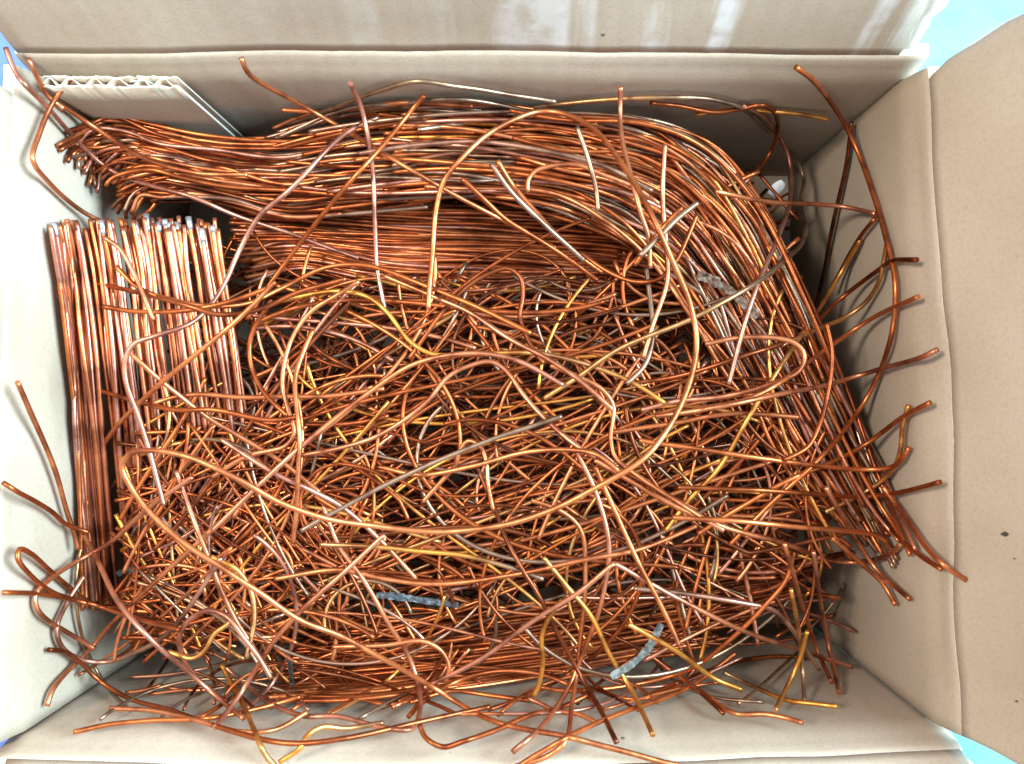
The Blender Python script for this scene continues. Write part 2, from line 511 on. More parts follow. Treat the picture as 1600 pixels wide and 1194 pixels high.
def tube(P, r, sides=8):
    """verts and faces of a tube with flat cut ends"""
    n = len(P)
    T = np.gradient(P, axis=0)
    T /= np.linalg.norm(T, axis=1)[:, None] + 1e-12
    up = np.array([0, 0, 1.0])
    U = np.zeros_like(P)
    u = np.cross(T[0], up)
    if np.linalg.norm(u) < 1e-3: u = np.cross(T[0], [1, 0, 0])
    for i in range(n):
        u = u - T[i] * (u @ T[i]); u = u / (np.linalg.norm(u) + 1e-12); U[i] = u
    V = np.cross(T, U)
    a = np.linspace(0, 2 * np.pi, sides, endpoint=False)
    rr = np.broadcast_to(r, (n,))[:, None, None]
    v = P[:, None] + rr * (U[:, None] * np.cos(a)[None, :, None] + V[:, None] * np.sin(a)[None, :, None])
    v = v.reshape(-1, 3)
    i = np.arange(n - 1)[:, None] * sides; j = np.arange(sides)[None]; j2 = (j + 1) % sides
    f = np.stack([i + j, i + j2, i + sides + j2, i + sides + j], -1).reshape(-1, 4)
    # caps as quads (sides even): fan of quads
    caps = []
    for base, flip in ((0, True), ((n - 1) * sides, False)):
        for k in range(1, sides - 2, 2):
            q = [base, base + k, base + k + 1, base + k + 2]
            caps.append(q[::-1] if flip else q)
    return v, np.vstack([f, np.array(caps)])

def wiggle(n, amp, cell):
    return gsmooth(rng.normal(0, 1, n), cell) * amp * math.sqrt(cell * 3.54)

# inside test for the box (inner faces at rim height, straight walls)
WALLS = []
for A, B in ((BL, BR), (BR, FR), (FL, FR), (BL, FL)):
    n, d = out_normal(A, B); WALLS.append((A, n))
def outside(xy):
    """how far a point lies beyond the inner faces (negative: inside)"""
    return np.max(np.stack([(xy - A) @ n for A, n in WALLS]), 0)

# height map of what already lies in the box
HX0, HX1, HY0, HY1, HS = -0.20, 0.19, -0.15, 0.14, 0.0011
NX, NY = int((HX1 - HX0) / HS), int((HY1 - HY0) / HS)
gx = HX0 + (np.arange(NX) + .5) * HS; gy = HY0 + (np.arange(NY) + .5) * HS
GX, GY = np.meshgrid(gx, gy, indexing='ij')
ins_d = -outside(np.stack([GX, GY], -1).reshape(-1, 2)).reshape(NX, NY)
HM = FLOOR + 0.052 * np.clip(ins_d / 0.035, 0, 1) ** 0.7
# the front-left and front-right corners stay hollow
HM -= 0.012 * np.exp(-(((GX + 0.135) / 0.02) ** 2 + ((GY + 0.095) / 0.03) ** 2))
HM -= 0.020 * np.exp(-(((GX - 0.120) / 0.03) ** 2 + ((GY + 0.095) / 0.03) ** 2))
for _ in range(26):
    cx, cy = rng.uniform(-0.14, 0.12), rng.uniform(-0.09, 0.03)
    HM += rng.choice([-1, 1]) * 0.006 * np.exp(-((GX - cx) ** 2 + (GY - cy) ** 2) / (2 * rng.uniform(0.008, 0.02) ** 2))
HM = np.maximum(HM, FLOOR)
def hm_ix(P):
    return (np.clip(((P[:, 0] - HX0) / HS).astype(int), 0, NX - 1), np.clip(((P[:, 1] - HY0) / HS).astype(int), 0, NY - 1))
def hm_get(P):
    i, j = hm_ix(P)
    return HM[i, j]
def hm_stamp(P, r):
    i, j = hm_ix(P)
    for a in (-1, 0, 1):
        for b_ in (-1, 0, 1):
            ii = np.clip(i + a, 0, NX - 1); jj = np.clip(j + b_, 0, NY - 1)
            np.maximum.at(HM, (ii, jj), P[:, 2] + r * (1.0 if a == 0 and b_ == 0 else 0.6))

def contain(px, py, z):
    """raise points that would lie beyond a wall until they clear the wall or the rim"""
    z = z.copy()
    for _ in range(60):
        P = unproj(px, py, z)
        bad = (outside(P[:, :2]) > -0.0022) & (z < RIM + 0.004)
        if not bad.any(): break
        z[bad] += 0.003
    return z

def settle(px, py, lift, sig, r, sink=0.0):
    """rest a wire on the pile: smooth envelope of the height map plus lift"""
    z = np.full(len(px), 0.09)
    for _ in range(3):
        h = hm_get(unproj(px, py, z))
        s = gsmooth(h, sig)
        s = s + np.quantile(h - s, 0.80 - sink)
        s = np.maximum(s, gsmooth(np.maximum(h - 0.002, s), sig * 0.4))
        z = s + r + lift
    return z

TONES = {'c': (0.30, 0.55), 'o': (0.12, 0.3), 'b': (0.0, 0.12), 'p': (0.62, 0.74), 'g': (0.82, 0.92), 'y': (0.965, 1.0), 'm': (0.5, 0.66)}  # 'y' puts golden reflections into the wire colour
def tone(k=None):
    if k is None:
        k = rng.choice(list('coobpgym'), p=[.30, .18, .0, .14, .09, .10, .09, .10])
    a, b_ = TONES[k]
    return rng.uniform(a, b_), k

def wire_mesh(name, P, r, tn, parent=None, sides=8, tip_var=True):
    n = len(P)
    rad = r * (1 + 0.03 * np.sin(np.linspace(0, rng.uniform(3, 30), n) + rng.uniform(0, 6)))
    v, f = tube(P, rad, sides)
    drift = np.repeat(np.clip(tn + smooth_noise(n, max(1, n // 30), 0.03), 0, 1), sides)
    sm = np.ones(len(f), bool); sm[-(sides - 2):] = False
    return mesh_obj(name, v, f, COPPER, parent, smooth=sm, attr={'tone': drift})

STATS = {}

# ------------------------------------------------------------------ bundles of parallel wires
def bundle(name, label, outer, inner, zc, rows, per, group=None, ends=(0.0, 0.0), jit=2.0, tones='coobgm', r=R0, sides=8,
           zj=0.0008, gaps=None, droop=0.9, tip=None, uwarp=None, part='strand', step=7.0, drift=0.0):
    outer = np.array(outer, float); inner = np.array(inner, float)
    P0 = unproj(*(outer.mean(0) * .5 + inner.mean(0) * .5), np.mean(zc))
    root = empty(name, (P0[0], P0[1], FLOOR), label, 'wire bundle', group)
    for row in range(rows - 1, -1, -1):
        for k in range(per):
            u = (k + 0.5 * (row % 2) + rng.normal(0, 0.10)) / per
            if uwarp is not None: u = uwarp(u)
            m = len(outer)
            uu = np.clip(u + gsmooth(rng.normal(0, 1, m), 1.2) * drift + np.linspace(-1, 1, m) * rng.normal(0, drift * 0.6), -0.04, 1.06)[:, None]
            ctrl = outer * (1 - uu) + inner * uu
            zz = np.array(zc, float) - row * 2 * r * droop + rng.normal(0, zj)
            zz = zz + rng.normal(0, zj * 0.7, m)
            ctrl = ctrl + rng.normal(0, jit, (m, 2))
            full = catmull(np.c_[ctrl, zz], step)
            L = len(full)
            a = int(L * ends[0] * rng.uniform(0, 1)) if ends[0] else 0
            b_ = L - int(L * ends[1] * rng.uniform(0, 1)) if ends[1] else L
            full = full[a:b_]
            if len(full) < 8: continue
            z = contain(full[:, 0], full[:, 1], full[:, 2])
            z = gsmooth(z, 3)
            P = unproj(full[:, 0], full[:, 1], z)
            P[:, 0] += wiggle(len(P), 0.00006, 6); P[:, 1] += wiggle(len(P), 0.00006, 6)
            tn, tk = tone(rng.choice(list(tones)))
            o = wire_mesh(part, P, r * rng.uniform(0.94, 1.05), tn, root, sides)
            if tip is not None: tip(o, P, r, u, row, tk)
            hm_stamp(P, r)
    return root

# left: straight bundle with tinned tips
def tinned(o, P, r, u, row, tk):
    if row == 0 and (rng.uniform() < (0.10 + 0.5 * (u > 0.5))):
        m = rng.integers(1, 4)
        Q = P[:m + 1].copy()
        Q[0] += (P[0] - P[1]) * rng.uniform(0.1, 0.8)
        n = len(Q)
        v, f = tube(Q, np.linspace(1.2, 1.02, n) * r * rng.uniform(1.0, 1.15), 8)
        c = mesh_obj('tinned_tip', v, f, TIN, None, smooth=True)
        c.parent = o
        c.location = c.location - o.location - o.parent.location

def lw(u):                      # gaps between clumps
    edges = [(0.0, 0.165), (0.225, 0.385), (0.42, 0.58), (0.62, 0.79), (0.83, 1.0)]
    for i, (a, b_) in enumerate(edges):
        if u <= (i + 1) / 5 or i == 4:
            t = u * 5 - i
            return a + (b_ - a) * t
bundle('wire_bundle', 'straight copper wire bundle with silvery tinned tips along the left wall',
       [(80, 343), (92, 420), (106, 540), (120, 690), (140, 950)], [(334, 343), (346, 420), (364, 530), (384, 670), (412, 930)],
       [0.122, 0.121, 0.118, 0.112, 0.088], 4, 27, jit=2.2, tones='pppmmpoc', zj=0.0018, drift=0.018, ends=(0.035, 0.0), r=R0 * 1.10, uwarp=lw, tip=tinned)

# deep band of parallel wires behind the heap
bundle('wire_bundle', 'dark band of parallel copper wires lying deep under the back sweep',
       [(350, 305), (450, 318), (600, 318), (760, 325), (960, 340), (1040, 360)], [(380, 445), (470, 425), (600, 452), (760, 460), (950, 470), (1040, 480)],
       [0.086, 0.084, 0.088, 0.086, 0.084, 0.080], 3, 30, jit=3.0, tones='cccoomp', ends=(0.05, 0.2), zj=0.0016, drift=0.05)

# front: straight bundle along the front wall
bundle('wire_bundle', 'straight copper wire bundle lying low along the front wall',
       [(410, 1092), (560, 1088), (740, 1068), (930, 1040), (1120, 1005)], [(480, 975), (640, 962), (820, 945), (1020, 920), (1330, 865)],
       [0.082, 0.086, 0.087, 0.085, 0.078], 3, 32, jit=3.0, tones='cccoob', ends=(0.06, 0.12), zj=0.0016, drift=0.05)

# hooked, fanned ends along the back wall
bundle('wire_hank', 'hank of copper wires with hooked fanned left ends below the corrugated panel',
       [(94, 236), (108, 214), (135, 197), (180, 190), (240, 202), (320, 218), (450, 224), (580, 206), (720, 196)],
       [(205, 356), (211, 338), (226, 320), (255, 308), (300, 306), (360, 318), (450, 335), (560, 328), (700, 315)],
       [0.102, 0.106, 0.109, 0.110, 0.109, 0.106, 0.103, 0.102, 0.100], 4, 34, jit=4.0, tones='cccoopmgb', ends=(0.13, 0.35), zj=0.0026, drift=0.11)

# long sweep: along the back wall, round the corner and down the right side
bundle('wire_hank', 'long sweep of copper wires curving from the back wall down the right side',
       [(420, 212), (560, 182), (720, 172), (880, 182), (1010, 196), (1100, 232), (1180, 320), (1250, 470), (1315, 620), (1375, 760), (1428, 868)],
       [(400, 322), (560, 305), (720, 300), (860, 318), (960, 355), (1030, 415), (1090, 490), (1150, 590), (1220, 700), (1290, 800), (1360, 890)],
       [0.103, 0.108, 0.112, 0.113, 0.112, 0.110, 0.108, 0.106, 0.105, 0.106, 0.110], 3, 50, jit=6.0, tones='cccooggggpmmy', ends=(0.32, 0.30), zj=0.0042, drift=0.16)

# ------------------------------------------------------------------ loose tangle: generated wires dropped on the heap
POLY = np.array([(385, 440), (700, 400), (960, 360), (1080, 330), (1230, 440), (1330, 600), (1430, 800), (1370, 930), (1290, 1020),
                 (950, 1080), (560, 1085), (270, 1035), (120, 930), (130, 810), (210, 740), (330, 660)], float)
def in_poly(x, y):
    c = False; j = len(POLY) - 1
    for i in range(len(POLY)):
        xi, yi = POLY[i]; xj, yj = POLY[j]
        if (yi > y) != (yj > y) and x < (xj - xi) * (y - yi) / (yj - yi) + xi: c = not c
        j = i
    return c
def heading(x, y):
    """image-plane heading in degrees, anticlockwise from right"""
    q = rng.uniform()
    if x > 1080 and y < 760:
        return rng.normal(-58, 12) if q < .40 else rng.normal(32, 16) if q < .85 else rng.uniform(-90, 90)
    if x > 1000 and y >= 760:
        return rng.normal(-25, 16) if q < .45 else rng.normal(22, 14) if q < .75 else rng.normal(-65, 12)
    if x < 480 and y > 680:
        return rng.normal(38, 16) if q < .5 else rng.normal(-38, 16) if q < .8 else rng.uniform(-90, 90)
    if y < 640:
        return rng.normal(24, 10) if q < .72 else rng.normal(-12, 12) if q < .97 else rng.uniform(-90, 90)
    return rng.normal(19, 10) if q < .54 else rng.normal(-16, 10) if q < .96 else rng.uniform(-90, 90)

def walk(x, y, a, length, curv, hook):
    """smooth wandering path both ways from a start point"""
    st = 7.0
    n = int(length / st)
    k = wiggle(n, 1.0, rng.uniform(22, 55)) * curv + rng.normal(0, 0.9) * curv
    if rng.uniform() < 0.15: k[rng.integers(3, n - 3)] += rng.choice([-1, 1]) * rng.uniform(0.03, 0.10)
    if hook:
        m = rng.integers(10, 22); sgn = rng.choice([-1, 1])
        k[-m:] += sgn * rng.uniform(0.007, 0.018)
    k *= min(1.0, 3.2 / max(1e-6, np.abs(np.cumsum(k * st)).max()))      # never more than half a turn
    th = math.radians(a) + np.cumsum(k * st); th -= th[n // 2] - math.radians(a)
    px = np.cumsum(np.cos(th)) * st; py = -np.cumsum(np.sin(th)) * st
    px += x - px[n // 2]; py += y - py[n // 2]
    return px, py

def region(px, py):
    x, y = px.mean(), py.mean()
    h = 'left' if x < 480 else 'middle' if x < 960 else 'right'
    v = 'upper' if y < 600 else 'central' if y < 800 else 'lower'
    return v, h

# deep filler first, so that no gap shows the bare floor
N_FILL = 560
N_LOOSE = 650
N_SOLO = 178
loose = []
for i in range(N_FILL + N_LOOSE):
    while True:
        x, y = rng.uniform(110, 1440), rng.uniform(330, 1090)
        if not i % 4: x, y = rng.uniform(100, 460), rng.uniform(740, 1070)
        elif not i % 11: x, y = rng.uniform(140, 420), rng.uniform(680, 820); break
        if in_poly(x, y): break
        if i < N_FILL: x, y = (rng.uniform(150, 1400), rng.uniform(180, 1060)) if i % 3 == 1 else (rng.uniform(450, 1250), rng.uniform(430, 900)) if i % 3 == 2 else (rng.uniform(200, 1150), rng.uniform(230, 460)) if i % 4 else (rng.uniform(110, 480), rng.uniform(800, 1050)) if i % 8 else (rng.uniform(390, 560), rng.uniform(400, 650)); break
    deep = i < N_FILL
    hook = rng.uniform() < 0.08
    fringe = (not deep) and i % 9 == 0
    if fringe:
        if rng.uniform() < .9: x, y = rng.uniform(260, 1130), rng.uniform(1030, 1120)
        else: x, y = rng.uniform(110, 260), rng.uniform(780, 1060)
    longarc = i > N_FILL + N_LOOSE - 95
    length = rng.uniform(560, 1150) if longarc else rng.uniform(400, 950) if rng.uniform() < 0.86 else rng.uniform(160, 400)
    curv = abs(rng.normal(0.0, 0.0016)) + 0.0004
    if longarc: curv = 0.0006 + abs(rng.normal(0, 0.0010))
    hd = (rng.normal(8, 20) if y > 900 else rng.normal(50, 30)) if fringe else heading(x, y)
    px, py = walk(x, y, hd, length * (0.7 if fringe else 1), curv, hook and not longarc)
    # keep it in the box at heap height
    P = unproj(px, py, np.full(len(px), 0.06 if deep else 0.10))
    ok = outside(P[:, :2]) < -rng.uniform(0.009, 0.028 if deep else 0.024)
    if fringe: ok = outside(unproj(px, py, np.full(len(px), 0.138))[:, :2]) < -rng.uniform(0.003, 0.008)
    if fringe: ok &= (px > rng.uniform(110, 240)) & (px < rng.uniform(1120, 1300))
    if not deep:
        lim = 430 if rng.uniform() < 0.8 else 340
        ok &= ~((px < 390) & (py < (590 if rng.uniform() < .35 else 660))) & ~((py < lim) & (px < 960)) & (py < (1150 if fringe else 1110))
        if rng.uniform() < 0.50: ok &= ~((py > 935 - (px - 500) * 0.05) & (px > 470) & (px < 1150))
        if rng.uniform() < 0.85: ok &= ~((px > 960) & (py < 480 + (px - 1000) * 0.8))
    if not ok.all():
        idx = np.where(ok)[0]
        if len(idx) < 14: continue
        br = np.split(idx, np.where(np.diff(idx) > 1)[0] + 1)
        idx = max(br, key=len)
        if len(idx) < 14: continue
        cut = int(len(idx) * rng.uniform(0, 0.22))
        idx = idx[cut:] if rng.uniform() < .5 else idx[:len(idx) - cut]
        px, py = px[idx], py[idx]
    r = R0 * rng.choice([0.70, 0.80, 0.88, 0.95, 1.05]) * rng.uniform(0.96, 1.04)
    if deep:
        z = np.full(len(px), rng.uniform(0.048, 0.080)) + wiggle(len(px), 0.002, 10)
        P = unproj(px, py, z)
        loose.append((P, r, region(px, py), curv, hook))
        continue
    z = settle(px, py, 0.0, rng.uniform(36, 64), r, sink=0.10)
    z = contain(px, py, gsmooth(z + wiggle(len(px), 0.0002, 5), 2))
    cap = 0.104 + 0.014 * rng.uniform() + (0.03 if fringe else 0.0)
    z = gsmooth(np.minimum(z, np.maximum(cap, contain(px, py, np.full(len(px), cap)))), 3)
    P = unproj(px, py, z)
    hm_stamp(P, r * 0.7)
    loose.append((P, r, region(px, py), curv, hook))

TONE_WORD = {'c': 'copper', 'o': 'dark copper', 'b': 'tarnished copper', 'p': 'pinkish copper', 'g': 'dull copper',
             'y': 'golden copper', 'm': 'pale copper'}
def up_sample(P):
    return catmull(P[::2] if len(P) > 20 else P, 0.0028)

vs, fs, ts = [], [], []
nv = 0
for P, r, reg, curv, hook in loose[:-N_SOLO]:
    Q = P[::2] if len(P) > 12 else P
    v, f = tube(Q, r, 6)
    vs.append(v); fs.append(f + nv); nv += len(v)
    ts.append(np.repeat(np.clip(tone('b' if len(ts) < N_FILL - 40 and rng.uniform() < .6 else None)[0] + smooth_noise(len(Q), 3, 0.02), 0, 1), 6))  # deep filler mostly dark: shade between the wires put into the tone
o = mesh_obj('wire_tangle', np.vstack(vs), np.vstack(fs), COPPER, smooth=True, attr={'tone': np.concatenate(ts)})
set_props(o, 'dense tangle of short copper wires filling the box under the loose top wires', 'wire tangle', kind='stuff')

for P, r, (v_, h_), curv, hook in loose[-N_SOLO:]:
    tn, tk = tone()
    o = wire_mesh('copper_wire', P, r, tn)
    shape = 'hooked' if hook else 'straight' if curv < 0.0012 else 'curved' if curv < 0.0022 else 'bent'
    e = P[-1] - P[0]
    dg = math.degrees(math.atan2(e[1], e[0]))
    dg = (dg + 90) % 180 - 90
    way = 'steep' if abs(dg) > 55 else 'rising right' if dg > 12 else 'falling right' if dg < -12 else 'level'
    ln = 'short ' if np.linalg.norm(e) < 0.055 else 'long ' if np.linalg.norm(e) > 0.11 else ''
    where = {'upper': 'upper', 'central': 'central', 'lower': 'lower'}[v_] + ' ' + h_
    set_props(o, f'{ln}{shape} {TONE_WORD[tk]} wire {"running steeply" if way == "steep" else "lying level" if way == "level" else way} in the {where} heap', 'wire', f'loose wires in the {where} heap')

# wires that would still share a label are told apart by their place, from left to right
same = {}
for o in list(C.objects):
    if o.name.startswith('copper_wire'): same.setdefault(o['label'], []).append(o)
for lab, os_ in same.items():
    n = len(os_)
    if n < 2: continue
    os_.sort(key=lambda q: q.location.x)
    base = lab.replace(' wire ', ' wires ')
    words = {2: ['left one of two', 'right one of two']}.get(n) or (['leftmost of'] + [['second from left,', 'third from left,', 'fourth from left,', 'fifth from left,'][k] for k in range(min(n - 2, 4))] + ['rightmost of'])
    for q, w in zip(os_, words): q['label'] = w + ' ' + base

# ------------------------------------------------------------------ scraps among the wires
def ribbon(name, label, pts, width, mat, lift, cat='scrap', th=0.0005, rough=0.00016, group=None):
    c = catmull(np.array(pts, float), 4.0)
    px, py = c[:, 0], c[:, 1]
    z = contain(px, py, gsmooth(settle(px, py, lift, 8, 0.0006, 0.1), 4))
    P = unproj(px, py, z)
    n = len(P)
    T = np.gradient(P, axis=0); T /= np.linalg.norm(T, axis=1)[:, None]
    S = np.cross(T, [0, 0, 1.0]); S /= np.linalg.norm(S, axis=1)[:, None]
    w = width * (1 + rng.normal(0, 0.10, n)) / 2
    w[0] *= 0.75; w[-1] *= 0.6
    t = np.linspace(-1, 1, 5)
    g = P[:, None] + S[:, None] * (w[:, None] * t[None])[..., None]
    g[..., 2] += -0.10 * width * (t[None] ** 2) + rng.normal(0, rough, (n, 5))
    o = slab(name, g, (0, 0, -1), th, [mat, mat], None)
    o.data.polygons.foreach_set('use_smooth', np.zeros(len(o.data.polygons), bool))
    hm_stamp(P, th)
    return set_props(o, label, cat, group)
ribbon('insulation_scrap', 'dark blue grey strip of stripped insulation at lower centre', [(588, 930), (630, 934), (670, 940), (716, 946)], 0.0024, INS_GREY, 0.001)
ribbon('insulation_scrap', 'grey crumpled insulation strip at the lower left of the heap', [(182, 898), (195, 892), (216, 888)], 0.0024, INS_GREY, 0.001)
ribbon('insulation_scrap', 'teal grey insulation strip hanging at the lower left front', [(452, 1032), (454, 1055), (457, 1086)], 0.0016, INS_TEAL, 0.001)
ribbon('insulation_scrap', 'pale translucent strip curving near the front right wires', [(955, 1058), (985, 1040), (1012, 1015), (1034, 975)], 0.0026, INS_PALE, 0.001)
ribbon('paper_scrap', 'torn brown paper scrap tucked in the right sweep', [(1090, 428), (1118, 440), (1150, 462), (1185, 495)], 0.0034, PAPER, 0.003, rough=0.0006)
ribbon('gap_light_chip', 'added white chip standing in for light through the back right corner gap', [(1204, 305), (1212, 296), (1224, 284)], 0.0042, WHITE, 0.014)  # added white chip: stands for light showing through the box's corner gap

